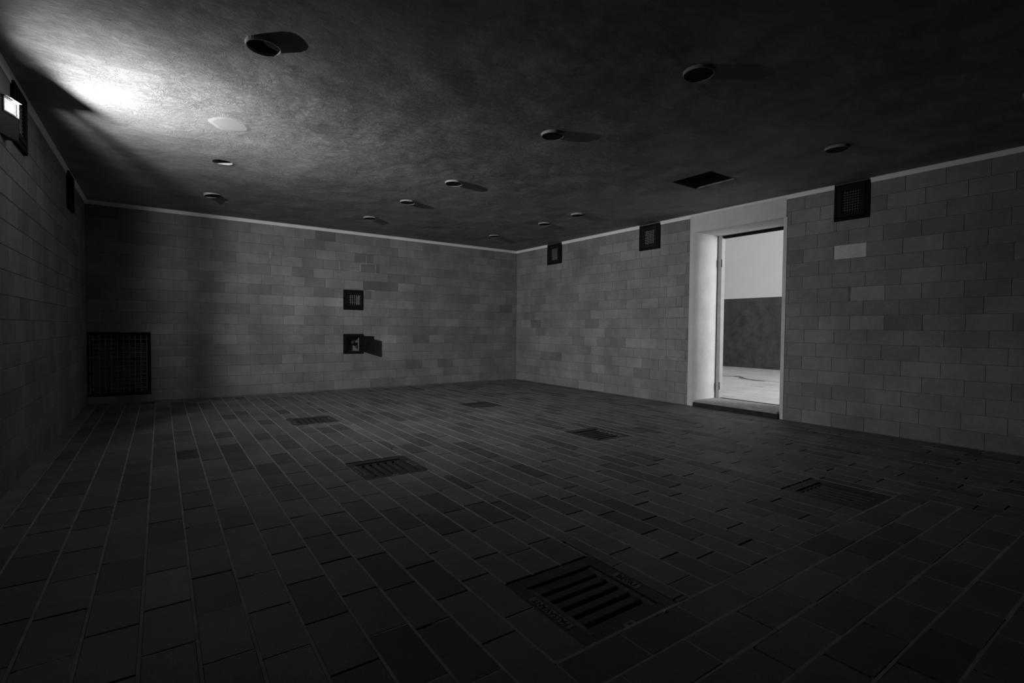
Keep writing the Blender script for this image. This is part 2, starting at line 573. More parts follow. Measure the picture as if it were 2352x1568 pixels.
# ------------------------------------------------------------------ ceiling
OUTLETS = [  # x, y, flush, label
    (-4.612, -4.375, 0, 'round ceiling outlet of the lamp-wall row with a lit crescent inside its rim'),
    (-4.598, -2.290, 1, 'round ceiling hole with a chipped pale plaster edge, flush with the ceiling'),
    (-4.580, -1.085, 0, 'round ceiling outlet of the lamp-wall row hanging askew, next to the far block wall'),
    (-2.745, -5.435, 0, 'round ceiling outlet of the middle row, farthest from the block wall with the hatch'),
    (-2.822, -4.355, 0, 'round ceiling outlet of the middle row, level with the door opening'),
    (-2.820, -2.945, 0, 'third round ceiling outlet of the middle row from the hatch wall'),
    (-2.880, -2.040, 0, 'second round ceiling outlet of the middle row from the hatch wall'),
    (-2.930, -1.030, 0, 'round ceiling outlet of the middle row, above the small hatch wall'),
    (-1.015, -5.385, 0, 'round ceiling outlet of the door-wall row, beyond the ceiling grate and before the corner vent'),
    (-1.060, -2.690, 0, 'third round ceiling outlet of the door-wall row from the hatch wall'),
    (-1.048, -2.065, 0, 'second round ceiling outlet of the door-wall row from the hatch wall'),
    (-1.095, -0.975, 0, 'round ceiling outlet of the door-wall row, tucked in by the far corner'),
    (-1.060, -6.420, 0, 'unlit round ceiling outlet at the dark end of the door-wall row'),
]
CVENT = (-1.255, -0.896, -4.530, -4.142)
RH = 0.0735


def build_ceiling():
    s = 0.0225
    nx = int(round((W + 0.02) / s)); ny = int(round((-YN + 0.02) / s))
    sx = (W + 0.02) / nx; sy = (-YN + 0.02) / ny
    V = []
    for j in range(ny + 1):
        for i in range(nx + 1):
            x = -W - 0.01 + i * sx; y = YN - 0.01 + j * sy
            d = 0.0045 * noise.noise((x * 1.7, y * 1.7, 0.3)) + 0.0030 * noise.noise((x * 4.3 + 5, y * 4.3, 1.7))
            rough = max(0.0, min(1.0, 0.5 + 1.4 * noise.noise((x * 0.8, y * 0.8 + 3, 9.1))))
            d += 0.0016 * rough * noise.noise((x * 14, y * 11, 4.0)) + 0.0009 * rough * noise.noise((x * 29, y * 23, 8.0))
            d *= min(1.0, max(0.0, (math.hypot(x + 4.63, y + 3.20) - 0.13) / 0.12))
            d = d * min(1.0, min(-x, x + W, -y) / 0.25 if min(-x, x + W, -y) > 0 else 0)
            V.append([x, y, H + d])
    F = []
    move = {}
    for j in range(ny):
        for i in range(nx):
            q = (j * (nx + 1) + i, j * (nx + 1) + i + 1, (j + 1) * (nx + 1) + i + 1, (j + 1) * (nx + 1) + i)
            cx = (V[q[0]][0] + V[q[2]][0]) / 2; cy = (V[q[0]][1] + V[q[2]][1]) / 2
            dead = False
            for k, (ox, oy, fl, lb) in enumerate(OUTLETS):
                if abs(cx - ox) < 0.1 and abs(cy - oy) < 0.1 and math.hypot(cx - ox, cy - oy) < RH:
                    dead = True
                    for vi in q: move[vi] = ('c', ox, oy)
            if CVENT[0] < cx < CVENT[1] and CVENT[2] < cy < CVENT[3]:
                dead = True
                for vi in q: move.setdefault(vi, ('r',))
            if not dead: F.append((q[3], q[2], q[1], q[0]))
    used = set(i for f in F for i in f)
    for vi, mv in move.items():
        if vi not in used: continue
        x, y, z = V[vi]
        if mv[0] == 'c':
            d = max(1e-6, math.hypot(x - mv[1], y - mv[2]))
            V[vi][0] = mv[1] + (x - mv[1]) * RH / d; V[vi][1] = mv[2] + (y - mv[2]) * RH / d
        else:
            cands = [(abs(x - CVENT[0]), 0), (abs(x - CVENT[1]), 1), (abs(y - CVENT[2]), 2), (abs(y - CVENT[3]), 3)]
            for dd, k in sorted(cands)[:1]:
                V[vi][0 if k < 2 else 1] = CVENT[k]
        V[vi][2] = H
    mb = MB()
    mb.v = [tuple(v) for v in V]; mb.f = F
    o = mb.build('ceiling', M['ceiling'], None, smooth=True)
    tag(o, kind='structure')
    return o


ceiling = build_ceiling()
# smooth round patch where an outlet was plastered over
pb = MB()
PR = []
for i in range(40):
    t = 2 * math.pi * i / 40
    r = 0.135 + 0.022 * noise.noise((math.cos(t) * 1.3, math.sin(t) * 1.3, 2.2)) + 0.008 * noise.noise((math.cos(t) * 5, math.sin(t) * 5, 7))
    PR.append((r * math.cos(t), r * math.sin(t)))
pv = [(-4.63 + a, -3.20 + b2, H + 0.001) for a, b2 in PR] + [(-4.63 + a * .72, -3.20 + b2 * .72, H - 0.0022) for a, b2 in PR] + [(-4.63 + a * .5, -3.20 + b2 * .5, H - 0.0024) for a, b2 in PR]
pf = []
for k in (0, 40):
    for i in range(40):
        j = (i + 1) % 40
        pf.append((k + j, k + i, k + 40 + i, k + 40 + j))
pf.append(tuple(reversed(range(80, 120))))
pb.verts_faces(pv, pf)
pb.build('plaster_patch', M['patch'], ceiling)


# coves: plaster strip between the top course and the ceiling -------------
def cove(name, p0, p1, inward, r=0.014):
    """strip from p0 to p1 (2D), inward: unit vector to the room"""
    prof = [(0.0, HB - 0.001), (0.004, HB), (0.004, HB + 0.008)]
    for i in range(7):
        t = math.pi / 2 * i / 6
        prof.append((0.004 + r * (1 - math.cos(t)), HB + 0.008 + (H - HB - 0.008 + 0.002) * math.sin(t)))
    prof.append((-0.02, H + 0.03)); prof.append((-0.02, HB - 0.001))
    n = 24
    mb = MB()
    for s in range(n + 1):
        t = s / n
        bx, by = p0[0] + (p1[0] - p0[0]) * t, p0[1] + (p1[1] - p0[1]) * t
        for (d, z) in prof:
            mb.v.append((bx + inward[0] * d, by + inward[1] * d, z + (0.0014 * noise.noise((bx * 3, by * 3, z * 4)) if d >= 0 else 0)))
    m = len(prof)
    for s in range(n):
        for k in range(m):
            k2 = (k + 1) % m
            mb.f.append((s * m + k, s * m + k2, (s + 1) * m + k2, (s + 1) * m + k))
    o = mb.build(name, M['cove'], None, smooth=False)
    bm = bmesh.new(); bm.from_mesh(o.data); bmesh.ops.recalc_face_normals(bm, faces=bm.faces); bm.to_mesh(o.data); bm.free()
    tag(o, kind='structure')
    return o


cove('trim_1', (-W, 0.0), (0.0, 0.0), (0, -1))
cove('trim_2', (0.0, 0.0), (0.0, -0.852), (-1, 0))
cove('trim_3', (0.0, -1.187), (0.0, -2.706), (-1, 0))
cove('trim_4', (0.0, -3.026), (0.0, -4.963), (-1, 0))
cove('trim_5', (0.0, -5.240), (0.0, YN), (-1, 0))
cove('trim_6', (-W, 0.0), (-W, YN), (1, 0), 0.02)


# door surround: plastered lintel, jambs and reveals with softly rounded arris
def surround():
    mb = MB()
    D = 0.425
    R = 0.058
    # jamb sections in plan (x,y): face strip, rounded arris, reveal
    def jamb(ys, yo, sgn, z0, z1):
        # ys: outer edge of plaster, yo: opening edge, sgn: direction from strip to opening
        pl = [(0.02, ys), (-0.004, ys), (-0.005, yo - sgn * R)]
        for i in range(1, 9):
            t = math.pi / 2 * i / 8
            pl.append((-0.005 + R * (1 - math.cos(t)), yo - sgn * R + sgn * R * math.sin(t)))
        pl.append((D, yo)); pl.append((D, ys))
        n = 18
        base = len(mb.v)
        for s in range(n + 1):
            z = z0 + (z1 - z0) * s / n
            for k, (x, y) in enumerate(pl):
                j = 0.0025 * noise.noise((x * 6, y * 6, z * 3.1)) if 1 < k < len(pl) - 2 else 0
                mb.v.append((x + j, y + j, z))
        m = len(pl)
        for s in range(n):
            for k in range(m):
                k2 = (k + 1) % m
                mb.f.append((base + s * m + k, base + s * m + k2, base + (s + 1) * m + k2, base + (s + 1) * m + k))
    jamb(SUR_Y1, DOOR_Y1, -1, 0.0, DOOR_Z1)
    jamb(SUR_Y0, DOOR_Y0, 1, 0.0, DOOR_Z1)
    # lintel
    mb.box(-0.005, D, SUR_Y0, SUR_Y1, DOOR_Z1, H + 0.05)
    o = mb.build('trim_7', M['surround'], None)
    bm = bmesh.new(); bm.from_mesh(o.data); bmesh.ops.recalc_face_normals(bm, faces=bm.faces); bm.to_mesh(o.data); bm.free()
    o.data.polygons.foreach_set('use_smooth', [False] * len(o.data.polygons))
    tag(o, kind='structure')
    s = MB(); s.box(-0.004, D + 0.05, DOOR_Y0, DOOR_Y1, 0.045, DOOR_Z0); q = s.build('trim_8', M['sill'], None, bevel=0.006); tag(q, kind='structure')
    s = MB(); s.box(-0.012, 0.02, DOOR_Y0 - 0.012, DOOR_Y1 + 0.012, -0.01, 0.046); s.build('step_face', M['sill_face'], q)


surround()
# door frame at the far end of the reveal
fr = MB()
fr.box(0.405, 0.475, DOOR_Y1 - 0.052, DOOR_Y1 + 0.001, 0.07, DOOR_Z1)
fr.box(0.405, 0.475, DOOR_Y0 - 0.001, DOOR_Y0 + 0.052, 0.07, DOOR_Z1)
door = fr.build('door_1', M['frame_metal'], None, bevel=0.004)
tag(door, kind='structure')
fr = MB(); fr.box(0.425, 0.475, DOOR_Y0 + 0.05, DOOR_Y1 - 0.05, 1.962, DOOR_Z1); fr.build('frame_head', M['vent_frame'], door)
for z in (0.17, 1.62):
    fr = MB(); fr.tube((0.402, DOOR_Y1 - 0.055, z), (0.402, DOOR_Y1 - 0.055, z + 0.09), 0.006); fr.build('hinge', M['iron'], door)
fr = MB(); fr.box(0.43, 0.47, DOOR_Y0 + 0.05, DOOR_Y1 - 0.05, 0.07, 0.074); fr.build('frame_sill', M['iron'], door)

# ------------------------------------------------------------------ room beyond the door
XF = 5.45
AY0, AY1, AZ, AH = -8.6, 1.5, 0.070, 3.9
slab('floor_beyond', 'z', -0.2, AZ, [(0.47, XF, AY0, AY1)], M['concrete'])
slab('ceiling_beyond', 'z', AH, AH + 0.2, [(WT, XF, AY0, AY1)], M['white_wall'])
DADO_Z = 1.585
wf = slab('wall_far', 'x', XF, XF + 0.2, [(AY0, AY1, 0, AH)], M['white_wall'])
d = MB(); d.box(XF - 0.006, XF, AY0, AY1, AZ, DADO_Z); d.build('dado', M['dado'], wf)
slab('wall_end', 'y', AY1, AY1 + 0.2, [(WT, XF, 0, AH)], M['white_wall'])
WIN = (1.1, 3.3, 0.95, 2.75)  # unseen window, added to bring light in from this side
slab('wall_window', 'y', AY0 - 0.2, AY0, subtract([(WT, XF, 0, AH)], [WIN]), M['white_wall'])
slab('wall_near_side', 'x', WT, WT + 0.05, subtract([(AY0, AY1, 0, AH)], [(DOOR_Y0, DOOR_Y1, 0, DOOR_Z1), (WT, AY1, 0, 0)]), M['white_wall'])
# worn patch and crack in the floor beyond the door
CR = [(3.1, -1.75, .05), (3.12, -1.95, .10), (3.3, -2.10, .16), (3.22, -2.24, .12), (3.05, -2.33, .18), (2.95, -2.50, .10), (2.9, -2.68, .14), (2.86, -2.85, .04)]
mb = MB()
for i in range(len(CR) - 1):
    (xa, ya, wa), (xb, yb, wb) = CR[i], CR[i + 1]
    mb.quad((xa - wa / 2, ya, AZ + .0015), (xb - wb / 2, yb, AZ + .0015), (xb + wb / 2, yb, AZ + .0015), (xa + wa / 2, ya, AZ + .0015))
mb.build('worn_patch', M['worn'], bpy.data.objects['floor_beyond'])
wn = MB()
for a0, a1 in ((WIN[0], WIN[0] + 0.06), (WIN[1] - 0.06, WIN[1]), ((WIN[0] + WIN[1]) / 2 - 0.03, (WIN[0] + WIN[1]) / 2 + 0.03)):
    wn.box(a0, a1, AY0 - 0.12, AY0 - 0.05, WIN[2], WIN[3])
wn.box(WIN[0], WIN[1], AY0 - 0.12, AY0 - 0.05, WIN[2], WIN[2] + 0.06); wn.box(WIN[0], WIN[1], AY0 - 0.12, AY0 - 0.05, WIN[3] - 0.06, WIN[3])
win = wn.build('added_window', M['frame_metal'], None); tag(win, kind='structure')
g = MB(); g.box(WIN[0] + 0.06, WIN[1] - 0.06, AY0 - 0.09, AY0 - 0.085, WIN[2] + 0.06, WIN[3] - 0.06); g.build('pane', thin_glass('window_glass'), win)
ld = bpy.data.lights.new('added_window_offscreen', 'AREA')  # area light at the added window, for the light on the door reveal
ld.shape = 'RECTANGLE'; ld.size = WIN[1] - WIN[0]; ld.size_y = WIN[3] - WIN[2]; ld.energy = ADDED_WINDOW_POWER
lo = bpy.data.objects.new('added_window_offscreen', ld); COL.objects.link(lo)
lo.location = ((WIN[0] + WIN[1]) / 2, AY0 - 0.16, (WIN[2] + WIN[3]) / 2)
lo.rotation_euler = (math.radians(90), 0, 0)     # shines towards +y

# ------------------------------------------------------------------ vents with wire mesh in wooden frames
def wall_vent(name, wall, outer, hole, label, depth=0.34, wires=(7, 9), inner=0.036, proud=0.016, shaft='shaft', wire='wire', group='wire-mesh wall vents'):
    u0, u1, v0, v1 = outer; h0, h1, k0, k1 = hole
    def bx(mb, a0, a1, b0, b1, n0, n1):       # n: towards the room positive
        if wall == 'back': mb.box(a0, a1, -n1, -n0, b0, b1)
        elif wall == 'right': mb.box(-n1, -n0, a0, a1, b0, b1)
        else: mb.box(-W + n0, -W + n1, a0, a1, b0, b1)
    def pt(u, v, n):
        return {'back': (u, -n, v), 'right': (-n, u, v), 'left': (-W + n, u, v)}[wall]
    t = thing(name, pt((u0 + u1) / 2, v0, 0.0), label, 'vent', group)
    i0, i1, j0, j1 = h0 - inner, h1 + inner, k0 - inner, k1 + inner
    for (a0, a1, b0, b1) in ((u0, i0 - .002, v0, v1), (i1 + .002, u1, v0, v1), (i0 - .002, i1 + .002, v0, j0 - .002), (i0 - .002, i1 + .002, j1 + .002, v1)):
        mb = MB(); bx(mb, a0, a1, b0, b1, -0.03, proud); mb.build('frame_board', M['vent_frame'], t, bevel=0.003)
    mb = MB()
    for (a0, a1, b0, b1) in ((i0, h0, j0, j1), (h1, i1, j0, j1), (h0, h1, j0, k0), (h0, h1, k1, j1)):
        bx(mb, a0, a1, b0, b1, -0.03, proud + 0.004)
    mb.build('inner_frame', M['vent_frame2'], t, bevel=0.002)
    mb = MB()
    nu, nv = wires
    for i in range(1, nu):
        u = h0 + (h1 - h0) * i / nu; mb.tube(pt(u, k0 - .004, 0.004), pt(u, k1 + .004, 0.004), 0.0020, seg=6, caps=False)
    for i in range(1, nv):
        v = k0 + (k1 - k0) * i / nv; mb.tube(pt(h0 - .004, v, 0.007), pt(h1 + .004, v, 0.007), 0.0020, seg=6, caps=False)
    mb.build('wire_mesh', M[wire], t)
    mb = MB()
    s = 0.012
    bx(mb, h0 - s, h0, k0 - s, k1 + s, -depth, -0.03); bx(mb, h1, h1 + s, k0 - s, k1 + s, -depth, -0.03)
    bx(mb, h0, h1, k0 - s, k0, -depth, -0.03); bx(mb, h0, h1, k1, k1 + s, -depth, -0.03)
    bx(mb, h0 - s, h1 + s, k0 - s, k1 + s, -depth - s, -depth)
    mb.build('shaft', M[shaft], t)
    return t


wall_vent('wall_vent', 'right', R_VENTS[0], R_HOLES[0], 'dark wire-mesh vent under the ceiling of the door wall, closest to the far corner', shaft='shaft')
wall_vent('wall_vent', 'right', R_VENTS[1], R_HOLES[1], 'dark wire-mesh vent under the ceiling, just beside the doorway, light catching its mesh', shaft='shaft')
wall_vent('wall_vent', 'right', R_VENTS[2], R_HOLES[2], 'dark double-framed wire-mesh vent under the ceiling above the pale block', shaft='shaft', wire='grille_bar')
wall_vent('wall_vent', 'left', L_VENTS[0], L_HOLES[0], 'dark framed vent under the ceiling behind the lit wall lamp', shaft='shaft')
wall_vent('wall_vent', 'left', L_VENTS[1], L_HOLES[1], 'dark framed vent high on the lamp wall, seen edge-on near the corner', shaft='shaft', proud=0.02)
wall_vent('wall_vent', 'back', VB_OUT, (-2.877, -2.712, 1.182, 1.326), 'square dark vent with wire mesh, above the open hatch', wires=(6, 6), inner=0.02, shaft='shaft', depth=0.30)

# hatch with its cover swung open ----------------------------------------
ht = thing('wall_hatch', (-2.805, 0, 0.498), 'square dark hatch with its cover swung open, below the square vent', 'hatch')
u0, u1, v0, v1 = HB_OUT
h0, h1, k0, k1 = -2.905, -2.715, 0.530, 0.738
for (a0, a1, b0, b1) in ((u0, h0, v0, v1), (h1, u1, v0, v1), (h0, h1, v0, k0), (h0, h1, k1, v1)):
    mb = MB(); mb.box(a0, a1, -0.014, 0.03, b0, b1); mb.build('frame_bar', M['vent_frame'], ht, bevel=0.002)
mb = MB()
mb.box(h0 - .012, h0, 0.03, 0.16, k0 - .012, k1 + .012); mb.box(h1, h1 + .012, 0.03, 0.16, k0 - .012, k1 + .012)
mb.box(h0, h1, 0.03, 0.16, k0 - .012, k0); mb.box(h0, h1, 0.03, 0.16, k1, k1 + .012); mb.box(h0 - .012, h1 + .012, 0.16, 0.172, k0 - .012, k1 + .012)
mb.build('recess', M['shaft'], ht)
mb = MB()
mb.tube((-2.79, 0.15, 0.64), (-2.79, 0.03, 0.655), 0.020, 0.026, 14); mb.tube((-2.79, 0.09, 0.648), (-2.735, 0.075, 0.60), 0.012, 0.012, 10)
mb.tube((-2.735, 0.075, 0.612), (-2.735, 0.07, 0.57), 0.016, 0.016, 10)
mb.build('pipe_stub', M['iron'], ht, smooth=True)
ang = math.radians(118)          # cover opened past square, hinged on the door-wall side
hx, hy = -2.672, -0.016
ex = Vector((-math.cos(ang), -math.sin(ang), 0)); en = Vector((ex.y, -ex.x, 0))
cb = []
CW, CT, c0, c1 = 0.205, 0.008, 0.525, 0.745
for (s, n, z) in ((0, 0, c0), (CW, 0, c0), (CW, CT, c0), (0, CT, c0), (0, 0, c1), (CW, 0, c1), (CW, CT, c1), (0, CT, c1)):
    p = Vector((hx, hy, 0)) + ex * s + en * n
    cb.append((p.x, p.y, z))
mb = MB(); mb.verts_faces(cb, [(3, 2, 1, 0), (4, 5, 6, 7), (0, 1, 5, 4), (1, 2, 6, 5), (2, 3, 7, 6), (3, 0, 4, 7)])
cov = mb.build('cover', M['vent_frame'], ht, bevel=0.002)
mb = MB()
for z in (0.56, 0.69):
    mb = MB(); mb.tube((hx, hy, z), (hx, hy, z + 0.035), 0.007); mb.build('hinge', M['iron'], ht)

# grille by the floor in the corner --------------------------------------
gt = thing('wall_grille', (-5.39, 0, 0.084), 'large black barred grille low in the corner of the hatch wall', 'grille')
a0, a1, b0, b1 = -5.664, -5.113, 0.085, 0.784
for nm, r in (('frame_bar', (a0, a1, b0, b0 + .03)), ('frame_bar', (a0, a1, b1 - .028, b1)), ('frame_bar', (a0, a0 + .012, b0 + .03, b1 - .028)), ('frame_bar', (a1 - .03, a1, b0 + .03, b1 - .028))):
    mb = MB(); mb.box(r[0], r[1], -0.008, 0.03, r[2], r[3]); mb.build(nm, M['vent_frame'], gt)
nH, nV = 12, 10
for i in range(nH):
    z = 0.112 + (0.756 - 0.112) * (i + 1) / (nH + 1)
    mb = MB(); mb.box(a0 + .01, a1 - .02, 0.004, 0.022, z - 0.004, z + 0.004); mb.build('bar', M['grille_bar'], gt)
for i in range(nV):
    x = a0 + 0.005 + (a1 - .03 - a0) * (i + 0.75) / nV
    mb = MB(); mb.box(x - 0.004, x + 0.004, -0.001, 0.008, b0 + .02, b1 - .02); mb.build('bar', M['grille_bar'], gt)
mb = MB()
mb.box(-5.652, -5.64, 0.03, 0.30, b0 - .012, b1 + .012); mb.box(a1, a1 + .012, 0.03, 0.30, b0 - .012, b1 + .012)
mb.box(-5.64, a1, 0.03, 0.30, b0 - .012, b0); mb.box(-5.64, a1, 0.03, 0.30, b1, b1 + .012); mb.box(-5.652, a1 + .012, 0.30, 0.312, b0 - .012, b1 + .012)
mb.build('recess', M['shaft'], gt)

# ------------------------------------------------------------------ ceiling outlets and grate
rnd.seed(11)
for i, (ox, oy, fl, lb) in enumerate(OUTLETS):
    t = thing('ceiling_outlet', (ox, oy, H), lb, 'ceiling outlet', 'round ceiling outlets')
    hgt = -0.002 if fl else 0.0165
    ro, ri = 0.077, 0.0725
    seg = 36
    mb = MB()
    tx, ty = rnd.uniform(-.03, .03), rnd.uniform(-.03, .03)
    if i == 2: tx, ty = 0.12, -0.05
    rings = [(ro + 0.003, H + 0.004), (ro, H - hgt * 0.85), (ro - 0.0015, H - hgt), (ri, H - hgt), (ri - 0.001, H + 0.030)]
    for (r, z) in rings:
        for k in range(seg):
            a = 2 * math.pi * k / seg
            jr = r + (0.006 * noise.noise((math.cos(a) * 2.5 + i, math.sin(a) * 2.5, 1)) if fl else 0.001 * noise.noise((math.cos(a) * 3 + i, math.sin(a) * 3, 1)))
            x, y = jr * math.cos(a), jr * math.sin(a)
            zz = z + (x * tx + y * ty if z < H else 0)
            mb.v.append((ox + x, oy + y, zz))
    for k in range(len(rings) - 1):
        for s in range(seg):
            s2 = (s + 1) % seg
            mb.f.append((k * seg + s2, k * seg + s, (k + 1) * seg + s, (k + 1) * seg + s2))
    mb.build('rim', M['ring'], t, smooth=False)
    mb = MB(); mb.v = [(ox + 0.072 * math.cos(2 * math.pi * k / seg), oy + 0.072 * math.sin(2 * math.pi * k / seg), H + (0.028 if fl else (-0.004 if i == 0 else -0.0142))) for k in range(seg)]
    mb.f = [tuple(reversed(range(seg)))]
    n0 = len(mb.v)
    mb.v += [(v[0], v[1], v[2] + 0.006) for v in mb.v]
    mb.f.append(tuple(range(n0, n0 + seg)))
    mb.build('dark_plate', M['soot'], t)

cv = thing('ceiling_grate', ((CVENT[0] + CVENT[1]) / 2, (CVENT[2] + CVENT[3]) / 2, H), 'rectangular dark slatted grate sunk in the ceiling before the doorway', 'grate')
mb = MB()
x0, x1, y0, y1 = CVENT
mb.box(x0 - .012, x0, y0 - .012, y1 + .012, H - 0.001, H + 0.16); mb.box(x1, x1 + .012, y0 - .012, y1 + .012, H - 0.001, H + 0.16)
mb.box(x0, x1, y0 - .012, y0, H - 0.001, H + 0.16); mb.box(x0, x1, y1, y1 + .012, H - 0.001, H + 0.16); mb.box(x0 - .012, x1 + .012, y0 - .012, y1 + .012, H + 0.16, H + 0.17)
mb.build('shaft', M['shaft'], cv)
for i in range(11):
    xx = x0 + (x1 - x0) * (i + 0.5) / 11
    mb = MB(); mb.box(xx - 0.006, xx + 0.006, y0, y1, H + 0.010, H + 0.022); mb.build('slat', M['vent_frame2'], cv)
for i in range(3):
    yy = y0 + (y1 - y0) * (i + 1) / 4
    mb = MB(); mb.tube((x0, yy, H + 0.025), (x1, yy, H + 0.025), 0.004); mb.build('cross_rod', M['vent_frame2'], cv)


# ------------------------------------------------------------------ floor drains
def text_mesh(name, body, size, loc, rotz, mat, parent, extrude=0.0012):
    cu = bpy.data.curves.new(name, 'FONT')
    cu.body = body; cu.size = size; cu.extrude = extrude; cu.align_x = 'CENTER'; cu.align_y = 'CENTER'; cu.resolution_u = 3
    tmp = bpy.data.objects.new(name + '_tmp', cu); COL.objects.link(tmp)
    bpy.context.view_layer.update()
    dg = bpy.context.evaluated_depsgraph_get()
    me = bpy.data.meshes.new_from_object(tmp.evaluated_get(dg))
    bpy.data.objects.remove(tmp, do_unlink=True)
    me.transform(Matrix.Translation(loc) @ Matrix.Rotation(rotz, 4, 'Z'))
    me.materials.clear()
    return link(name, me, mat, parent)


def drain(rect, bars_x, label, words):
    x0, x1, y0, y1 = rect
    cx, cy = (x0 + x1) / 2, (y0 + y1) / 2
    t = thing('floor_drain', (cx, cy, 0.0), label, 'floor drain', 'cast iron floor drains')
    zt = -0.003
    gx0, gx1, gy0, gy1 = x0 + 0.046, x1 - 0.048, y0 + 0.040, y1 - 0.055
    mb = MB()
    for r in ((x0, gx0, y0, y1), (gx1, x1, y0, y1), (gx0, gx1, y0, gy0), (gx0, gx1, gy1, y1)):
        mb.box(r[0], r[1], r[2], r[3], -0.05, zt)
    mb.build('frame', M['iron'], t, bevel=0.002)
    mb = MB()
    mb.box(gx0 - .01, gx1 + .01, gy0 - .01, gy1 + .01, -0.24, -0.23)
    mb.box(gx0 - .012, gx0, gy0, gy1, -0.24, -0.05); mb.box(gx1, gx1 + .012, gy0, gy1, -0.24, -0.05)
    mb.box(gx0, gx1, gy0 - .012, gy0, -0.24, -0.05); mb.box(gx0, gx1, gy1, gy1 + .012, -0.24, -0.05)
    mb.build('pit', M['iron'], t)
    n = 6
    if bars_x:
        for (l0, l1) in ((gx0, gx0 + 0.022), (gx1 - 0.022, gx1)):
            mb = MB(); mb.box(l0, l1, gy0, gy1, -0.04, -0.009); mb.build('ledge', M['dust'], t, bevel=0.003)
    else:
        for (l0, l1) in ((gy0, gy0 + 0.02), (gy1 - 0.02, gy1)):
            mb = MB(); mb.box(gx0, gx1, l0, l1, -0.04, -0.009); mb.build('ledge', M['iron'], t, bevel=0.003)
    for i in range(n):
        mb = MB()
        if bars_x:
            p = gy0 + (gy1 - gy0) * i / n; q = gy0 + (gy1 - gy0) * (i + 1) / n - 0.015
            if i == n - 1: q = gy1
            mb.box(gx0 + 0.018, gx1 - 0.018, p, q, -0.04, -0.010)
        else:
            p = gx0 + (gx1 - gx0) * i / n; q = gx0 + (gx1 - gx0) * (i + 1) / n - 0.017
            if i == n - 1: q = gx1
            mb.box(p, q, gy0 + 0.016, gy1 - 0.016, -0.04, -0.010)
        mb.build('bar', M['iron'], t, bevel=0.006)
    if words:
        mb = MB(); mb.box(x0 + 0.007, x0 + 0.036, y0 + 0.095, y0 + 0.288, zt - .004, zt + 0.0008); p = mb.build('name_plate', M['iron_plate'], t)
        text_mesh('lettering', 'PASSAVANT', 0.031, (x0 + 0.0215, y0 + 0.1915, zt + 0.0008), math.radians(90), M['letter'], p)
        mb = MB(); mb.box(x1 - 0.042, x1 - 0.012, y0 + 0.138, y0 + 0.252, zt - .004, zt + 0.0008); p = mb.build('name_plate', M['iron_plate'], t)
        text_mesh('lettering', 'BEGU', 0.034, (x1 - 0.027, y0 + 0.195, zt + 0.0008), math.radians(-90), M['letter'], p)
        mb = MB(); mb.box(x0 + 0.156, x0 + 0.200, y0 + 0.002, y0 + 0.022, zt - .004, zt + 0.0008); p = mb.build('maker_mark', M['iron_plate'], t)
        text_mesh('lettering', '2', 0.021, (x0 + 0.178, y0 + 0.012, zt + 0.0008), math.radians(-90), M['letter'], p, 0.0008)
    return t


drain(DRAINS[0], True, 'cast iron floor drain with bars running along the hatch wall, lettered rim plates', True)
drain(DRAINS[1], False, 'cast iron floor drain with lettered rim between two other drains on the lamp side', True)
drain(DRAINS[2], False, 'cast iron floor drain on the lamp side, closest to the hatch wall', True)
drain(DRAINS[3], False, 'dusty cast iron floor drain on the door side, next to a broken mortar joint', False)
drain(DRAINS[4], True, 'cast iron floor drain on the door side, level with the doorway', False)
drain(DRAINS[5], False, 'cast iron floor drain on the door side, deepest in the far corner', False)

# stone chips lying by the near drain and the doorway
def chip(x, y, s, label, z0=0.0):
    mb = MB()
    pts = [(-1, -.4, 0), (.9, -.6, 0), (1.1, .3, 0), (-.2, .7, 0), (-.5, -.1, .5), (.5, -.2, .6), (.3, .3, .45)]
    bm = bmesh.new()
    for p in pts: bm.verts.new((x + p[0] * s + rnd.uniform(-.2, .2) * s, y + p[1] * s, z0 + p[2] * s))
    bmesh.ops.convex_hull(bm, input=bm.verts)
    me = bpy.data.meshes.new('stone_chip'); bm.to_mesh(me); bm.free()
    o = link('stone_chip', me, M['chip']); tag(o, label, 'stone chip', 'loose stone chips')
chip(-3.745, -6.053, 0.0085, 'pale flat stone chip lying at the edge of the lettered drain')
chip(-3.785, -6.050, 0.0045, 'tiny pale stone chip beside the larger chip at the lettered drain')
chip(-0.15, -3.90, 0.010, 'small pale crumb of plaster on the tiles before the door step')

# ------------------------------------------------------------------ wall lamp on the lamp wall
lt = thing('wall_lamp', (-W, -3.41, 1.82), 'small black wall lamp with a glowing glass window under the ceiling', 'wall lamp')
Pn = Vector((-5.660, -3.462, 0)); Pf = Vector((-5.624, -3.366, 0))       # glass, near and far end in plan
e = (Pf - Pn).normalized(); nrm = Vector((e.y, -e.x, 0))                   # towards the room
zb, z0g, z1g, zt = 1.822, 1.946, 2.013, 2.022
A = Pn - e * 0.030; B = Pf + e * 0.006
def ring_poly(pts, z0, z1):
    n = len(pts); v = [(p.x, p.y, z0) for p in pts] + [(p.x, p.y, z1) for p in pts]
    f = [tuple(reversed(range(n))), tuple(range(n, 2 * n))]
    for i in range(n):
        j = (i + 1) % n; f.append((i, j, n + j, n + i))
    return v, f
foot = [Vector((-W, A.y, 0)), A, B, Vector((-W, B.y + 0.004, 0))]
def poly_mb(mb, pts, z0, z1):
    v, f = ring_poly(pts, z0, z1); mb.verts_faces(v, f)
mb = MB(); poly_mb(mb, foot, zb, z0g - 0.006)
low = mb.build('housing', M['lamp_body'], lt, bevel=0.004)
mb = MB(); poly_mb(mb, foot, z1g + 0.003, zt); mb.build('cap', M['lamp_body'], lt, bevel=0.002)
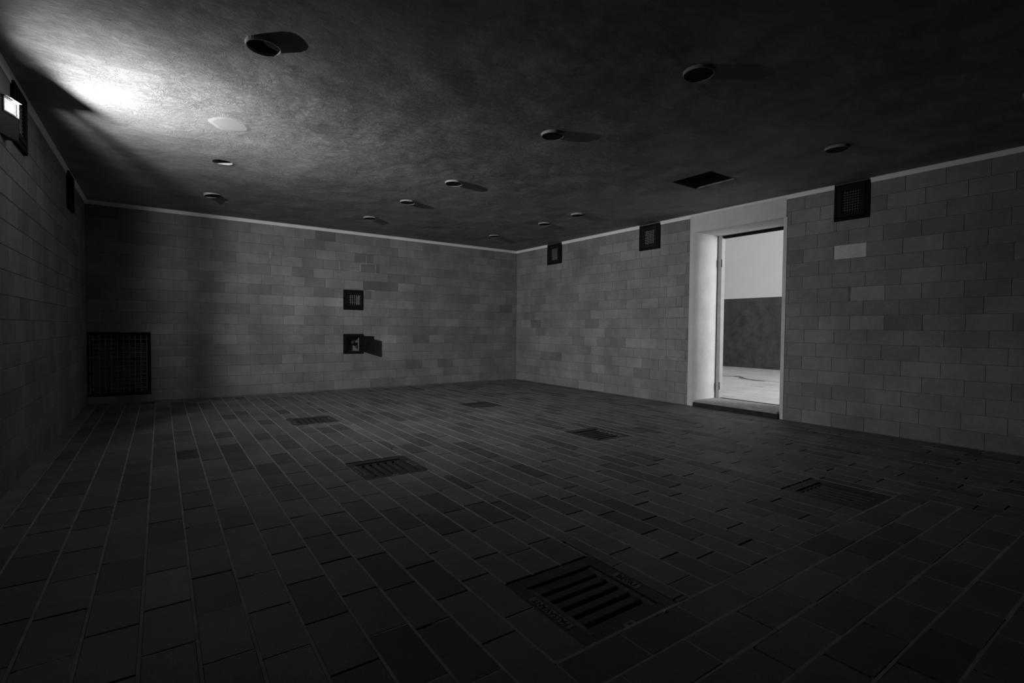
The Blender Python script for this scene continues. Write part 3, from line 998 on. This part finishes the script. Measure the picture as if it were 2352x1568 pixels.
mb = MB(); poly_mb(mb, [Vector((-W, A.y, 0)), A, Pn, Pn - nrm * 0.004, Vector((-W, Pn.y, 0))], z0g - 0.006, z1g + 0.003); mb.build('side_cheek', M['lamp_body'], lt)
# bright reflector behind the glass, rim and glass
q0, q1 = Pn - nrm * 0.006, Pf - nrm * 0.006
mb = MB(); mb.quad((q0.x, q0.y, z0g), (q1.x, q1.y, z0g), (q1.x, q1.y, z1g), (q0.x, q0.y, z1g)); mb.build('reflector', emission('lamp_glow', 0.9), lt)
bm = bmesh.new(); bmesh.ops.create_uvsphere(bm, u_segments=16, v_segments=10, radius=0.024)
bc = (Pn + Pf) / 2 - e * 0.004
bm.transform(Matrix.Translation((bc.x, bc.y, (z0g + z1g) / 2 - 0.003)) @ Matrix.Rotation(math.atan2(e.y, e.x), 4, 'Z') @ Matrix.Diagonal((1.25, 0.2, 1.0, 1.0)))
me = bpy.data.meshes.new('bulb'); bm.to_mesh(me); bm.free(); link('bulb', me, emission('bulb_glow', 30.0), lt)
mb = MB()
def strip(mb, a, b, z0, z1, t0=0.0, t1=0.004):
    pts = [a + nrm * t0, b + nrm * t0, b + nrm * t1, a + nrm * t1]
    poly_mb(mb, pts, z0, z1)
strip(mb, Pn, Pf, z0g - 0.007, z0g); strip(mb, Pn, Pf, z1g, z1g + 0.004); strip(mb, Pf - e * 0.001, Pf + e * 0.004, z0g - 0.007, z1g + 0.004); strip(mb, Pn - e * 0.004, Pn + e * 0.001, z0g - 0.007, z1g + 0.004)
mb.build('window_rim', M['lamp_rim'], lt)
mb = MB(); strip(mb, Pn - e * 0.006, Pf + e * 0.006, z1g + 0.004, z1g + 0.007, -0.002, 0.0165); mb.build('added_beam_shade', M['lamp_body'], lt)  # plate added over the glass to shade the ceiling close to the lamp
mb = MB(); strip(mb, Pn, Pf, z0g, z1g, -0.001, 0.001); mb.build('glass', thin_glass('lamp_glass'), lt)

pl = bpy.data.lights.new('lamp_beam', 'POINT')
pl.energy = LAMP_POWER; pl.shadow_soft_size = 0.0042; pl.use_nodes = True
N = pl.node_tree.nodes; L = pl.node_tree.links
em = N['Emission']
tc = N.new('ShaderNodeTexCoord')
sep = N.new('ShaderNodeSeparateXYZ'); L.new(tc.outputs['Normal'], sep.inputs[0])
nx, ny, nz = sep.outputs
elev = nmath(N, L, 'MULTIPLY', nmath(N, L, 'ARCSINE', nz), 180 / math.pi)
az = nmath(N, L, 'MULTIPLY', nmath(N, L, 'ARCTAN2', ny, nx), 180 / math.pi)
def gauss(v, c, w):
    d = nmath(N, L, 'DIVIDE', nmath(N, L, 'SUBTRACT', v, c), w)
    return nmath(N, L, 'EXPONENT', nmath(N, L, 'MULTIPLY', nmath(N, L, 'MULTIPLY', d, d), -1.0))
up = nmath(N, L, 'GREATER_THAN', elev, LAMP_ELEV)
wid = nmath(N, L, 'ADD', LAMP_ELEV_DOWN, nmath(N, L, 'MULTIPLY', up, LAMP_ELEV_UP - LAMP_ELEV_DOWN))
near = nmath(N, L, 'ADD', remap(N, L, elev, 2.0, 15.0, LAMP_AZ_NEAR, LAMP_AZ_NEAR + 33.0), remap(N, L, elev, -28.0, -8.0, 8.0, 0.0))      # thrown wider up and down
far = nmath(N, L, 'GREATER_THAN', az, LAMP_AZ)
azw = nmath(N, L, 'ADD', nmath(N, L, 'MULTIPLY', far, LAMP_AZ_FAR), nmath(N, L, 'MULTIPLY', nmath(N, L, 'SUBTRACT', 1.0, far), near))
I = nmath(N, L, 'MULTIPLY', gauss(elev, LAMP_ELEV, wid), gauss(az, LAMP_AZ, azw))
# sideways the reflector's beam ends
aaz = nmath(N, L, 'ABSOLUTE', az)
cut = N.new('ShaderNodeMapRange'); cut.interpolation_type = 'SMOOTHSTEP'
L.new(aaz, cut.inputs[0])
for i_, v_ in zip((1, 2, 3, 4), (71.0, 89.0, 1.0, 0.05)): cut.inputs[i_].default_value = v_
I = nmath(N, L, 'MULTIPLY', I, cut.outputs[0])
front = remap(N, L, nx, 0.0, 0.10, 0.0, 1.0)
I = nmath(N, L, 'MULTIPLY', I, front)
L.new(I, em.inputs['Strength'])
po = bpy.data.objects.new('lamp_beam', pl); COL.objects.link(po)
po.location = LAMP_S
